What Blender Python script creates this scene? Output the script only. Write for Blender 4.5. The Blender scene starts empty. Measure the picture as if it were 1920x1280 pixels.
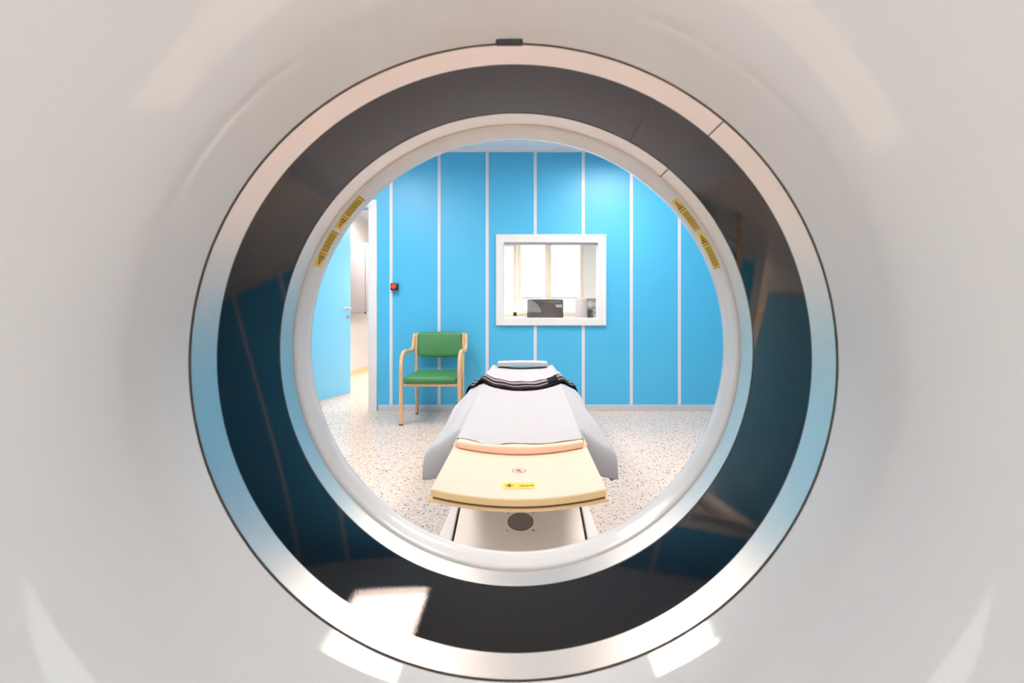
import bpy, bmesh, math, random
from mathutils import Vector, Matrix, noise
random.seed(7)
S = bpy.context.scene
COL = S.collection
PI = math.pi
R_ = math.radians

# ------------------------------------------------------------------ camera
FPX = 853.0
cd = bpy.data.cameras.new('camera'); cam = bpy.data.objects.new('camera', cd); COL.objects.link(cam)
cd.sensor_width = 36.0; cd.lens = FPX / 1920 * 36.0
cd.clip_start = 0.02; cd.clip_end = 60
cam.location = (0, 0, 0.97)
cam.rotation_euler = (PI/2, 0, 0)
cd.shift_x = -23/1920; cd.shift_y = -52/1920
cd.dof.use_dof = True; cd.dof.focus_distance = 3.2; cd.dof.aperture_fstop = 6.0
S.camera = cam
# ------------------------------------------------------------------ view, daylight
S.view_settings.view_transform = 'Standard'; S.view_settings.look = 'None'
S.view_settings.gamma = 1.0; S.view_settings.use_curve_mapping = False
S.view_settings.exposure = 0.13
w = bpy.data.worlds.new('world'); S.world = w; w.use_nodes = True
w.node_tree.nodes['Background'].inputs[0].default_value = (0.93, 0.97, 1.0, 1)
w.node_tree.nodes['Background'].inputs[1].default_value = 4.0
sd = bpy.data.lights.new('sun_fill', 'SUN'); sun_fill = bpy.data.objects.new('sun_fill', sd); COL.objects.link(sun_fill)
sd.energy = 15.0; sd.angle = 0.02; sd.color = (1.0, 0.90, 0.80)
sun_fill.rotation_euler = (R_(47), 0, R_(4))       # added: shines through the made-up rear window so floor bounce brightens the scanner cover
LAMP_EXAM = 30.0      # radiance of the ceiling panels in the scanner room
FILL_REAR = 4.0       # unseen panels added behind the scanner to light its cover
FILL_CTRL = 70.0      # unseen panels added to brighten the control room

# ------------------------------------------------------------------ materials
def nmat(name, col, rough=0.5, metal=0.0, spec=0.5, coat=0.0, bump=0.0, bscale=200.0, aniso=0.0):
    m = bpy.data.materials.new(name); m.use_nodes = True
    nt = m.node_tree; b = nt.nodes['Principled BSDF']
    b.inputs['Base Color'].default_value = (*col, 1)
    b.inputs['Roughness'].default_value = rough
    b.inputs['Metallic'].default_value = metal
    b.inputs['Specular IOR Level'].default_value = spec
    b.inputs['Coat Weight'].default_value = coat
    b.inputs['Anisotropic'].default_value = aniso
    # slight procedural variation of roughness so that nothing is perfectly uniform
    tc = nt.nodes.new('ShaderNodeTexCoord'); nz = nt.nodes.new('ShaderNodeTexNoise')
    nz.inputs['Scale'].default_value = bscale
    nt.links.new(tc.outputs['Object'], nz.inputs['Vector'])
    mr = nt.nodes.new('ShaderNodeMapRange')
    mr.inputs['To Min'].default_value = max(0, rough*0.9); mr.inputs['To Max'].default_value = min(1, rough*1.1)
    nt.links.new(nz.outputs['Fac'], mr.inputs['Value']); nt.links.new(mr.outputs['Result'], b.inputs['Roughness'])
    if bump:
        bp = nt.nodes.new('ShaderNodeBump'); bp.inputs['Strength'].default_value = bump; bp.inputs['Distance'].default_value = 0.002
        nt.links.new(nz.outputs['Fac'], bp.inputs['Height']); nt.links.new(bp.outputs['Normal'], b.inputs['Normal'])
    return m
def emat(name, col, strength):
    m = bpy.data.materials.new(name); m.use_nodes = True
    nt = m.node_tree; nt.nodes.remove(nt.nodes['Principled BSDF'])
    e = nt.nodes.new('ShaderNodeEmission'); e.inputs[0].default_value = (*col, 1); e.inputs[1].default_value = strength
    nt.links.new(e.outputs[0], nt.nodes['Material Output'].inputs[0]); return m
def glassmat(name):
    m = bpy.data.materials.new(name); m.use_nodes = True
    nt = m.node_tree; nt.nodes.remove(nt.nodes['Principled BSDF'])
    t = nt.nodes.new('ShaderNodeBsdfTransparent'); t.inputs[0].default_value = (0.96, 0.98, 0.97, 1)
    g = nt.nodes.new('ShaderNodeBsdfGlossy'); g.inputs['Roughness'].default_value = 0.02
    lw = nt.nodes.new('ShaderNodeLayerWeight'); lw.inputs[0].default_value = 0.5
    pw = nt.nodes.new('ShaderNodeMath'); pw.operation = 'POWER'; pw.inputs[1].default_value = 5; nt.links.new(lw.outputs['Facing'], pw.inputs[0])
    fr = nt.nodes.new('ShaderNodeMath'); fr.operation = 'MULTIPLY_ADD'; fr.inputs[1].default_value = 0.96; fr.inputs[2].default_value = 0.04; nt.links.new(pw.outputs[0], fr.inputs[0])
    mx = nt.nodes.new('ShaderNodeMixShader')
    nt.links.new(fr.outputs[0], mx.inputs[0]); nt.links.new(t.outputs[0], mx.inputs[1]); nt.links.new(g.outputs[0], mx.inputs[2])
    nt.links.new(mx.outputs[0], nt.nodes['Material Output'].inputs[0]); return m

M = {}
M['blue'] = nmat('blue_laminate', (0.075, 0.475, 0.78), 0.40, spec=0.5, bump=0.03, bscale=400)
M['doorblue'] = nmat('door_blue', (0.17, 0.58, 0.90), 0.4)
M['white'] = nmat('white_paint', (0.84, 0.82, 0.81), 0.6)
M['ceil'] = nmat('ceiling_paint', (0.92, 0.90, 0.92), 0.7)
M['alu'] = nmat('satin_aluminium', (0.66, 0.66, 0.70), 0.35, metal=0.35)
M['strip'] = nmat('joint_strip', (0.72, 0.72, 0.78), 0.35)
M['frame'] = nmat('pale_frame', (0.80, 0.775, 0.78), 0.4)
M['plastic'] = nmat('white_gantry_plastic', (0.755, 0.74, 0.74), 0.05, spec=0.4, bump=0.012, bscale=90)
M['lip'] = nmat('white_lip_plastic', (0.71, 0.69, 0.685), 0.2, spec=0.5)
M['steel'] = nmat('brushed_steel', (0.79, 0.70, 0.63), 0.33, metal=1.0, bscale=60)
M['gap'] = nmat('dark_gap', (0.07, 0.05, 0.045), 0.6)
M['yellow'] = nmat('yellow_label', (0.86, 0.58, 0.06), 0.45)
M['print'] = nmat('black_print', (0.05, 0.035, 0.01), 0.5)
M['maroon'] = nmat('maroon_print', (0.30, 0.05, 0.10), 0.5)
M['black'] = nmat('black_plastic', (0.012, 0.012, 0.015), 0.4)
M['red'] = nmat('red_button', (0.85, 0.06, 0.015), 0.3)
M['green'] = nmat('green_vinyl', (0.055, 0.22, 0.075), 0.5, bump=0.08, bscale=500)
M['chrome'] = nmat('satin_chrome', (0.8, 0.8, 0.82), 0.15, metal=1.0)
M['sheet'] = nmat('white_sheet', (0.575, 0.555, 0.578), 0.75, spec=0.2, bump=0.1, bscale=60)
def cloth_mix(m, f):
    nt = m.node_tree; b = nt.nodes['Principled BSDF']
    tr = nt.nodes.new('ShaderNodeBsdfTranslucent'); tr.inputs[0].default_value = b.inputs['Base Color'].default_value
    mx = nt.nodes.new('ShaderNodeMixShader'); mx.inputs[0].default_value = f
    nt.links.new(b.outputs[0], mx.inputs[1]); nt.links.new(tr.outputs[0], mx.inputs[2]); nt.links.new(mx.outputs[0], nt.nodes['Material Output'].inputs[0])
cloth_mix(M['sheet'], 0.14)
M['peach'] = nmat('peach_foam', (0.93, 0.69, 0.50), 0.55)
M['tan'] = nmat('tan_board', (0.93, 0.60, 0.47), 0.42)
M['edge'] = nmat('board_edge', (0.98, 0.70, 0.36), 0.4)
M['tanlip'] = nmat('tan_shell', (0.97, 0.66, 0.37), 0.35)
M['tabwhite'] = nmat('table_white', (0.82, 0.83, 0.85), 0.35)
M['tabgrey'] = nmat('table_panel', (0.92, 0.90, 0.88), 0.4, bump=0.05, bscale=300)
M['strapdark'] = nmat('strap_dark', (0.012, 0.007, 0.010), 0.9, spec=0.1, bump=0.3, bscale=300)
M['straplight'] = nmat('strap_stripe', (0.62, 0.50, 0.51), 0.9, spec=0.1, bump=0.3, bscale=300)
M['strapmid'] = nmat('strap_brown', (0.025, 0.015, 0.02), 0.9, spec=0.1, bump=0.3, bscale=300)
M['navy'] = nmat('navy_hook_tape', (0.006, 0.007, 0.015), 0.9, spec=0.1)
M['cream'] = nmat('cream_window_frame', (0.74, 0.655, 0.56), 0.45)
M['blind'] = nmat('blind_slat', (0.72, 0.80, 0.90), 0.5)
M['cabinet'] = nmat('grey_cabinet', (0.30, 0.285, 0.30), 0.45)
M['moniback'] = nmat('monitor_back', (0.055, 0.042, 0.045), 0.16, spec=0.6)
M['pcgrey'] = nmat('pc_grey', (0.46, 0.42, 0.46), 0.4)
M['pcdark'] = nmat('pc_ports', (0.03, 0.06, 0.07), 0.5)
M['cable'] = nmat('white_cable', (0.75, 0.75, 0.75), 0.5)
M['teal'] = nmat('pale_teal_print', (0.45, 0.72, 0.74), 0.5)
M['lampframe'] = nmat('lamp_frame', (0.85, 0.85, 0.85), 0.4)
M['lamp'] = emat('lamp_diffuser', (1.0, 0.90, 0.81), LAMP_EXAM)
M['fill_rear'] = emat('fill_panel_rear', (1.0, 0.965, 0.94), FILL_REAR)
M['fill_ctrl'] = emat('fill_panel_control', (1.0, 0.90, 0.81), FILL_CTRL)
M['glass'] = glassmat('window_glass')

def smoked():
    m = nmat('smoked_acrylic', (0.005, 0.003, 0.003), 0.025, spec=0.4, bscale=30)
    nt = m.node_tree; b = nt.nodes['Principled BSDF']
    tc = nt.nodes.new('ShaderNodeTexCoord'); mp = nt.nodes.new('ShaderNodeMapping'); mp.inputs['Scale'].default_value = (1, 0.15, 1)
    nz = nt.nodes.new('ShaderNodeTexNoise'); nz.inputs['Scale'].default_value = 900
    mr = nt.nodes.new('ShaderNodeMapRange'); mr.inputs['To Min'].default_value = 0.0; mr.inputs['To Max'].default_value = 1
    bp = nt.nodes.new('ShaderNodeBump'); bp.inputs['Strength'].default_value = 0.02; bp.inputs['Distance'].default_value = 0.0006
    nt.links.new(tc.outputs['Object'], mp.inputs[0]); nt.links.new(mp.outputs[0], nz.inputs['Vector'])
    nt.links.new(nz.outputs['Fac'], bp.inputs['Height']); nt.links.new(bp.outputs[0], b.inputs['Normal'])
    return m
M['smoked'] = smoked()
M['smoked'].node_tree.nodes['Principled BSDF'].inputs['Specular Tint'].default_value = (1.0, 0.78, 0.70, 1)

def wood():
    m = nmat('pale_beech', (0.74, 0.47, 0.26), 0.42)
    nt = m.node_tree; b = nt.nodes['Principled BSDF']
    tc = nt.nodes.new('ShaderNodeTexCoord'); mp = nt.nodes.new('ShaderNodeMapping'); mp.inputs['Scale'].default_value = (60, 60, 5)
    nz = nt.nodes.new('ShaderNodeTexNoise'); nz.inputs['Scale'].default_value = 2.0; nz.inputs['Detail'].default_value = 5
    cr = nt.nodes.new('ShaderNodeValToRGB')
    cr.color_ramp.elements[0].position = 0.3; cr.color_ramp.elements[0].color = (0.66, 0.38, 0.19, 1)
    cr.color_ramp.elements[1].position = 0.7; cr.color_ramp.elements[1].color = (0.82, 0.55, 0.33, 1)
    nt.links.new(tc.outputs['Object'], mp.inputs[0]); nt.links.new(mp.outputs[0], nz.inputs['Vector'])
    nt.links.new(nz.outputs['Fac'], cr.inputs[0]); nt.links.new(cr.outputs[0], b.inputs['Base Color'])
    return m
M['wood'] = wood()

def terrazzo():
    m = nmat('terrazzo', (0.7, 0.62, 0.56), 0.16, spec=0.5)
    nt = m.node_tree; b = nt.nodes['Principled BSDF']; L = nt.links.new
    tc = nt.nodes.new('ShaderNodeTexCoord')
    nz = nt.nodes.new('ShaderNodeTexNoise'); nz.inputs['Scale'].default_value = 45; nz.inputs['Detail'].default_value = 6
    L(tc.outputs['Object'], nz.inputs['Vector'])
    base = nt.nodes.new('ShaderNodeValToRGB')
    base.color_ramp.elements[0].position = 0.3; base.color_ramp.elements[0].color = (0.66, 0.50, 0.41, 1)
    base.color_ramp.elements[1].position = 0.68; base.color_ramp.elements[1].color = (0.85, 0.70, 0.60, 1)
    L(nz.outputs['Fac'], base.inputs[0])
    cur = base.outputs[0]
    for sc, th, dens, col in ((70, 0.34, 0.07, (0.05, 0.04, 0.04, 1)), (110, 0.34, 0.06, (0.14, 0.11, 0.10, 1)), (85, 0.36, 0.06, (0.42, 0.30, 0.24, 1))):
        # jitter the lookup so that the chips get ragged outlines
        n2 = nt.nodes.new('ShaderNodeTexNoise'); n2.inputs['Scale'].default_value = sc*1.6
        L(tc.outputs['Object'], n2.inputs['Vector'])
        ad = nt.nodes.new('ShaderNodeMixRGB'); ad.blend_type = 'ADD'; ad.inputs[0].default_value = 0.009
        L(tc.outputs['Object'], ad.inputs[1]); L(n2.outputs['Color'], ad.inputs[2])
        v = nt.nodes.new('ShaderNodeTexVoronoi'); v.inputs['Scale'].default_value = sc; v.voronoi_dimensions = '2D'
        L(ad.outputs[0], v.inputs['Vector'])
        lt = nt.nodes.new('ShaderNodeMath'); lt.operation = 'LESS_THAN'; lt.inputs[1].default_value = th
        L(v.outputs['Distance'], lt.inputs[0])
        sp = nt.nodes.new('ShaderNodeSeparateColor'); L(v.outputs['Color'], sp.inputs[0])
        l2 = nt.nodes.new('ShaderNodeMath'); l2.operation = 'LESS_THAN'; l2.inputs[1].default_value = dens
        L(sp.outputs[0], l2.inputs[0])
        mu = nt.nodes.new('ShaderNodeMath'); mu.operation = 'MULTIPLY'; L(lt.outputs[0], mu.inputs[0]); L(l2.outputs[0], mu.inputs[1])
        mx = nt.nodes.new('ShaderNodeMixRGB'); mx.inputs[2].default_value = col
        L(mu.outputs[0], mx.inputs[0]); L(cur, mx.inputs[1]); cur = mx.outputs[0]
    # fine joints between the cast slabs
    sx = nt.nodes.new('ShaderNodeSeparateXYZ'); L(tc.outputs['Object'], sx.inputs[0])
    def joint(sock, off, per):
        a = nt.nodes.new('ShaderNodeMath'); a.operation = 'ADD'; a.inputs[1].default_value = 100*per - off; L(sock, a.inputs[0])
        md = nt.nodes.new('ShaderNodeMath'); md.operation = 'MODULO'; md.inputs[1].default_value = per; L(a.outputs[0], md.inputs[0])
        l = nt.nodes.new('ShaderNodeMath'); l.operation = 'LESS_THAN'; l.inputs[1].default_value = 0.004; L(md.outputs[0], l.inputs[0]); return l.outputs[0]
    j = nt.nodes.new('ShaderNodeMath'); j.operation = 'MAXIMUM'
    L(joint(sx.outputs[0], -0.83, 1.5), j.inputs[0]); L(joint(sx.outputs[1], 2.24, 1.5), j.inputs[1])
    jm = nt.nodes.new('ShaderNodeMath'); jm.operation = 'MULTIPLY'; jm.inputs[1].default_value = 0.45; L(j.outputs[0], jm.inputs[0])
    mx = nt.nodes.new('ShaderNodeMixRGB'); mx.inputs[2].default_value = (0.4, 0.33, 0.28, 1)
    L(jm.outputs[0], mx.inputs[0]); L(cur, mx.inputs[1]); L(mx.outputs[0], b.inputs['Base Color'])
    return m
M['floor'] = terrazzo()

# ------------------------------------------------------------------ helpers
def link(name, bm, mats, parent=None, smooth=True, angle=35):
    me = bpy.data.meshes.new(name)
    bmesh.ops.recalc_face_normals(bm, faces=bm.faces[:]) if bm.faces else None
    bm.to_mesh(me); bm.free()
    if not isinstance(mats, (list, tuple)): mats = [mats]
    for m in mats: me.materials.append(m)
    if smooth:
        me.polygons.foreach_set('use_smooth', [True]*len(me.polygons))
        try: me.set_sharp_from_angle(angle=R_(angle))
        except Exception: pass
    o = bpy.data.objects.new(name, me); COL.objects.link(o)
    if parent: o.parent = parent
    return o
def tag(o, label=None, cat=None, group=None, kind=None):
    if label: o['label'] = label
    if cat: o['category'] = cat
    if group: o['group'] = group
    if kind: o['kind'] = kind
    return o
def thing(name, label, cat, loc=(0, 0, 0), rz=0, group=None):
    o = bpy.data.objects.new(name, None); COL.objects.link(o)
    o.location = loc; o.rotation_euler = (0, 0, rz); o.empty_display_size = 0.1
    return tag(o, label, cat, group)
def box(bm, x0, x1, y0, y1, z0, z1, bev=0.0, seg=2, mi=0):
    r = bmesh.ops.create_cube(bm, size=1.0)
    vs = r['verts']
    for v in vs:
        v.co = Vector(((x0+x1)/2 + v.co.x*(x1-x0), (y0+y1)/2 + v.co.y*(y1-y0), (z0+z1)/2 + v.co.z*(z1-z0)))
    fs = {f for v in vs for f in v.link_faces}
    for f in fs: f.material_index = mi
    if bev:
        es = list({e for v in vs for e in v.link_edges})
        bmesh.ops.bevel(bm, geom=es, offset=bev, segments=seg, affect='EDGES', profile=0.5)
    return bm
def bbox(*a, **k):
    bm = bmesh.new(); box(bm, *a, **k); return bm
def rbox(bm, c, size, r, cuts=10, fn=None):
    """rounded box with evenly spread vertices; fn deforms unit coordinates"""
    r0 = bmesh.ops.create_cube(bm, size=2.0)
    es = list({e for v in r0['verts'] for e in v.link_edges})
    r1 = bmesh.ops.subdivide_edges(bm, edges=es, cuts=cuts, use_grid_fill=True)
    vs = bm.verts[:]
    h = Vector(size)*0.5
    for v in vs:
        u = v.co.copy()
        p = Vector((u.x*h.x, u.y*h.y, u.z*h.z))
        q = Vector([max(-(h[i]-r), min(h[i]-r, p[i])) for i in range(3)])
        d = p - q
        if d.length > 1e-9: p = q + d.normalized()*r if d.length > r*0.999 else p
        if fn: p = fn(p, u)
        v.co = p + Vector(c)
    return bm
AX, AZ = -0.0116, 0.9165     # bore axis
def saddle(bm):
    for v in bm.verts:
        dx, dz = v.co.x-AX, v.co.z-AZ; r = math.hypot(dx, dz); y = v.co.y
        if r > 1e-6 and y < 0.6735 and r < 0.80:
            k = 0.0085 if y < 0.495 else (0.0085-0.0025*(y-0.495)/0.04 if y < 0.535 else 0.006*max(0, (0.6735-y)/0.1385))
            v.co.y += k*(dz/r)**2*max(0.0, min(1.0, (0.80-r)/0.3))
    return bm
def lathe(bm, prof, a0=0.0, a1=2*PI, seg=192, closed=True, mi=0, cx=AX, cz=AZ):
    full = abs(a1-a0-2*PI) < 1e-6
    n = seg if full else seg+1
    rings = []
    for i in range(n):
        a = a0 + (a1-a0)*i/seg
        rings.append([bm.verts.new((cx + r*math.cos(a), y, cz + r*math.sin(a))) for y, r in prof])
    m = len(prof)
    for i in range(seg):
        A = rings[i]; B = rings[(i+1) % n]
        for j in range(m if closed else m-1):
            f = bm.faces.new((A[j], A[(j+1) % m], B[(j+1) % m], B[j])); f.material_index = mi
    if not full and closed:
        for rr in (rings[0], rings[-1]):
            f = bm.faces.new(rr); f.material_index = mi
    return bm
def sweep(bm, pts, wx, wy, up=Vector((1, 0, 0)), mi=0, cap=True, rnd=0.0, n=4):
    """rectangular (or round, n>4) section swept along a path; up = direction of the wx side"""
    P = [Vector(p) for p in pts]; rings = []
    for i, p in enumerate(P):
        t = (P[min(i+1, len(P)-1)] - P[max(i-1, 0)]).normalized()
        a = (up - t*up.dot(t)).normalized(); b = t.cross(a)
        sx = wx[i] if isinstance(wx, (list, tuple)) else wx
        sy = wy[i] if isinstance(wy, (list, tuple)) else wy
        if n == 4:
            c = min(sx, sy)*0.22
            offs = [(-sx/2, -sy/2+c), (-sx/2+c, -sy/2), (sx/2-c, -sy/2), (sx/2, -sy/2+c), (sx/2, sy/2-c), (sx/2-c, sy/2), (-sx/2+c, sy/2), (-sx/2, sy/2-c)]
        else:
            offs = [(sx/2*math.cos(2*PI*k/n), sy/2*math.sin(2*PI*k/n)) for k in range(n)]
        rings.append([bm.verts.new(p + a*u + b*v) for u, v in offs])
    m = len(rings[0])
    for A, B in zip(rings, rings[1:]):
        for j in range(m):
            f = bm.faces.new((A[j], A[(j+1) % m], B[(j+1) % m], B[j])); f.material_index = mi
    if cap:
        for rr in (rings[0], rings[-1]):
            f = bm.faces.new(rr); f.material_index = mi
    return bm
def disc(bm, c, r, nrm, h, seg=32, mi=0, r2=None):
    c = Vector(c); nrm = Vector(nrm).normalized()
    M4 = Matrix.Translation(c + nrm*h/2) @ nrm.to_track_quat('Z', 'Y').to_matrix().to_4x4()
    r_ = bmesh.ops.create_cone(bm, cap_ends=True, segments=seg, radius1=r, radius2=r if r2 is None else r2, depth=h, matrix=M4)
    for f in {f for v in r_['verts'] for f in v.link_faces}: f.material_index = mi
    return bm
def catmull(P, n=8):
    P = [Vector(p) for p in P]; out = []
    for i in range(len(P)-1):
        p0, p1, p2, p3 = P[max(i-1, 0)], P[i], P[i+1], P[min(i+2, len(P)-1)]
        for k in range(n):
            t = k/n
            out.append(0.5*((2*p1) + (p2-p0)*t + (2*p0-5*p1+4*p2-p3)*t*t + (3*p1-p0-3*p2+p3)*t**3))
    out.append(P[-1]); return out
def smooth01(t):
    t = max(0.0, min(1.0, t)); return t*t*(3-2*t)
def struct(o, label=None): return tag(o, label, kind='structure')

# ------------------------------------------------------------------ room shell
XL, XR, YR, YW, YF, HC = -2.62, 2.9, -2.4, 4.56, 8.2, 2.6
CL = -2.72                      # left wall of the control room
struct(link('floor', bbox(-2.8, 3.0, YR-0.1, YF+0.1, -0.1, 0.0), M['floor'], smooth=False))
struct(link('ceiling', bbox(-2.8, 3.0, YR-0.1, YF+0.1, HC, HC+0.1), M['ceil'], smooth=False))
DX0, DX1, DZ = -2.43, -1.545, 2.05      # door opening
WX0, WX1, WZ0, WZ1 = -0.203, 0.738, 0.927, 1.68
def pierced(y0, y1):
    bm = bmesh.new()
    box(bm, -2.8, DX0, y0, y1, 0, HC); box(bm, DX0, DX1, y0, y1, DZ, HC)
    box(bm, DX1, WX0, y0, y1, 0, HC); box(bm, WX0, WX1, y0, y1, 0, WZ0); box(bm, WX0, WX1, y0, y1, WZ1, HC)
    box(bm, WX1, 3.0, y0, y1, 0, HC); return bm
struct(link('wall_back', pierced(YW, YW+0.03), M['blue'], smooth=False))
struct(link('wall_partition', pierced(YW+0.03, YW+0.12), M['white'], smooth=False))
struct(link('wall_left', bbox(XL-0.1, XL, YR, YW, 0, HC), M['blue'], smooth=False))
struct(link('wall_right', bbox(XR, XR+0.1, YR, YF, 0, HC), M['blue'], smooth=False))
RX0, RX1, RZ0, RZ1 = -1.25, 1.15, 0.95, 2.0      # opening of the window added behind the viewer to let fill light in
bm = bmesh.new()
box(bm, -2.8, RX0, YR-0.1, YR, 0, HC); box(bm, RX1, 3.0, YR-0.1, YR, 0, HC); box(bm, RX0, RX1, YR-0.1, YR, 0, RZ0); box(bm, RX0, RX1, YR-0.1, YR, RZ1, HC)
struct(link('wall_rear', bm, M['white'], smooth=False))
struct(link('wall_corridor', bbox(CL-0.1, CL, YW+0.12, YF, 0, HC), M['white'], smooth=False))
EX0, EX1, EZ0, EZ1 = -0.85, 1.06, 0.93, 2.3
bm = bmesh.new()
box(bm, -2.8, EX0, YF, YF+0.25, 0, HC); box(bm, EX1, 3.0, YF, YF+0.25, 0, HC)
box(bm, EX0, EX1, YF, YF+0.25, 0, EZ0); box(bm, EX0, EX1, YF, YF+0.25, EZ1, HC)
struct(link('wall_far', bm, M['white'], smooth=False))
# joint strips on the blue panels
SP, X0 = 0.4815, 0.110
k = 1
for i in range(-3, 6):
    x = X0 + SP*i
    bm = bmesh.new()
    if -1 < i < 2:
        box(bm, x-0.015, x+0.015, YW-0.004, YW, 0.055, 0.852); box(bm, x-0.015, x+0.015, YW-0.004, YW, 1.762, HC-0.012)
    else:
        box(bm, x-0.015, x+0.015, YW-0.004, YW, 0.055, HC-0.012)
    struct(link('trim_%d' % k, bm, M['strip'], smooth=False)); k += 1
struct(link('trim_%d' % k, bbox(XL, XR, YW-0.012, YW, HC-0.012, HC), M['frame'], smooth=False)); k += 1
struct(link('baseboard_back', bbox(-1.46, XR, YW-0.014, YW, 0, 0.06, bev=0.003), M['alu'], smooth=False))
struct(link('baseboard_right', bbox(XR-0.014, XR, YR, YW-0.014, 0, 0.06), M['alu'], smooth=False))
struct(link('baseboard_left', bbox(XL, XL+0.014, YR, YW-0.014, 0, 0.06), M['alu'], smooth=False))
struct(link('baseboard_corridor', bbox(CL, CL+0.015, YW+0.12, YF, 0, 0.075), M['tanlip'], smooth=False))
# door frame (three members) around the opening
bm = bmesh.new()
for (a, b_) in ((DX1-0.012, DX1+0.07), (DX0-0.07, DX0+0.012)):
    box(bm, a, b_, YW-0.018, YW+0.135, 0, DZ-0.012, bev=0.003)
box(bm, DX0-0.07, DX1+0.07, YW-0.018, YW+0.135, DZ-0.012, DZ+0.06, bev=0.004)
struct(link('trim_%d' % k, bm, M['frame'])); k += 1
bm = bmesh.new(); box(bm, DX0+0.012, DX1-0.012, YW+0.04, YW+0.06, DZ-0.05, DZ-0.012)
struct(link('trim_%d' % k, bm, M['alu'])); k += 1
# open door, swung into the control room
hx, hy, fx, fy = -2.36, 4.66, -2.10, 5.50
ang = math.atan2(fy-hy, fx-hx); dl = math.hypot(fx-hx, fy-hy)
door = link('door_1', bbox(0, dl, 0, 0.042, 0.012, 2.03, bev=0.003), M['doorblue'])
door.location = (hx, hy, 0); door.rotation_euler = (0, 0, ang)
struct(door, 'pale blue flush door standing open at the left of the room'); door['category'] = 'door'
bm = bmesh.new()
disc(bm, (dl-0.065, 0, 1.035), 0.026, (0, -1, 0), 0.012)
sweep(bm, [(dl-0.065, -0.01, 1.035), (dl-0.065, -0.05, 1.035)], 0.02, 0.02, n=12)
sweep(bm, catmull([(dl-0.060, -0.05, 1.035), (dl-0.10, -0.054, 1.037), (dl-0.19, -0.048, 1.034)]), 0.02, 0.016, up=Vector((0, 0, 1)), n=12)
tag(link('handle', bm, M['chrome'], door), 'chrome lever handle')
bm = bmesh.new(); disc(bm, (dl-0.065, 0, 0.935), 0.026, (0, -1, 0), 0.012)
box(bm, dl-0.072, dl-0.058, -0.05, -0.012, 0.925, 0.945, bev=0.002)
tag(link('lock', bm, M['chrome'], door), 'chrome lock rosette with key')
bm = bmesh.new()
for z in (0.25, 1.0, 1.8): sweep(bm, [(-0.008, 0.02, z), (-0.008, 0.02, z+0.1)], 0.018, 0.018, n=10)
link('hinge', bm, M['alu'], door)

# observation window between the rooms
bm = bmesh.new()
ox0, ox1, oz0, oz1 = -0.283, 0.818, 0.851, 1.762
def frame_ring(bm, o, i, y0, y1, lip):
    """mitred picture-frame: o/i = outer/inner rectangle"""
    def quad(x0, x1, z0, z1, y): return [bm.verts.new(c) for c in ((x0, y, z0), (x1, y, z0), (x1, y, z1), (x0, y, z1))]
    loops = [quad(*o, y1), quad(*o, y0+lip), quad(o[0]+lip, o[1]-lip, o[2]+lip, o[3]-lip, y0), quad(i[0]-lip, i[1]+lip, i[2]-lip, i[3]+lip, y0), quad(*i, y0+lip), quad(*i, y1)]
    for A, B in zip(loops, loops[1:]+loops[:1]):
        for j in range(4): bm.faces.new((A[j], A[(j+1) % 4], B[(j+1) % 4], B[j]))
frame_ring(bm, (ox0, ox1, oz0, oz1), (WX0+0.002, WX1-0.002, WZ0+0.002, WZ1-0.002), YW-0.03, YW+0.10, 0.006)
win = struct(link('window_1', bm, M['frame'], smooth=False))
tag(win, 'pale framed observation window set in the blue panel wall', 'window')
link('pane', bbox(WX0+0.004, WX1-0.004, YW+0.05, YW+0.058, WZ0+0.004, WZ1-0.004), M['glass'], win, smooth=False)
link('top_bar', bbox(WX0+0.004, WX1-0.004, YW+0.004, YW+0.03, WZ1-0.02, WZ1-0.004, bev=0.003), M['alu'], win)  # thin grey bar along the top of the opening
bm = bmesh.new()
cxs, czs = 0.775, 1.632
for j, (dx, dz, ww, hh) in enumerate(((-0.012, 0.004, 0.010, 0.012), (0.001, 0.008, 0.008, 0.012), (0.012, 0.002, 0.008, 0.014), (0, -0.009, 0.034, 0.004))):
    box(bm, cxs+dx-ww/2, cxs+dx+ww/2, YW-0.0308, YW-0.03, czs+dz-hh/2, czs+dz+hh/2)
tag(link('sticker', bm, M['teal'], win, smooth=False), 'tiny pale teal mark on the frame corner')

bm = bmesh.new(); frame_ring(bm, (RX0, RX1, RZ0, RZ1), (RX0+0.06, RX1-0.06, RZ0+0.06, RZ1-0.06), YR-0.09, YR-0.01, 0.004)  # made-up window, put in so daylight reaches the scanner's rear cover
box(bm, -0.08, -0.02, YR-0.08, YR-0.02, RZ0+0.06, RZ1-0.06)
w3 = tag(struct(link('fill_window', bm, M['frame'], smooth=False)), 'wide window added behind the scanner to let fill light in', 'window')
for (a, b_) in ((RX0+0.06, -0.08), (-0.02, RX1-0.06)):
    link('pane', bbox(a, b_, YR-0.05, YR-0.044, RZ0+0.06, RZ1-0.06), M['glass'], w3, smooth=False)

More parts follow.
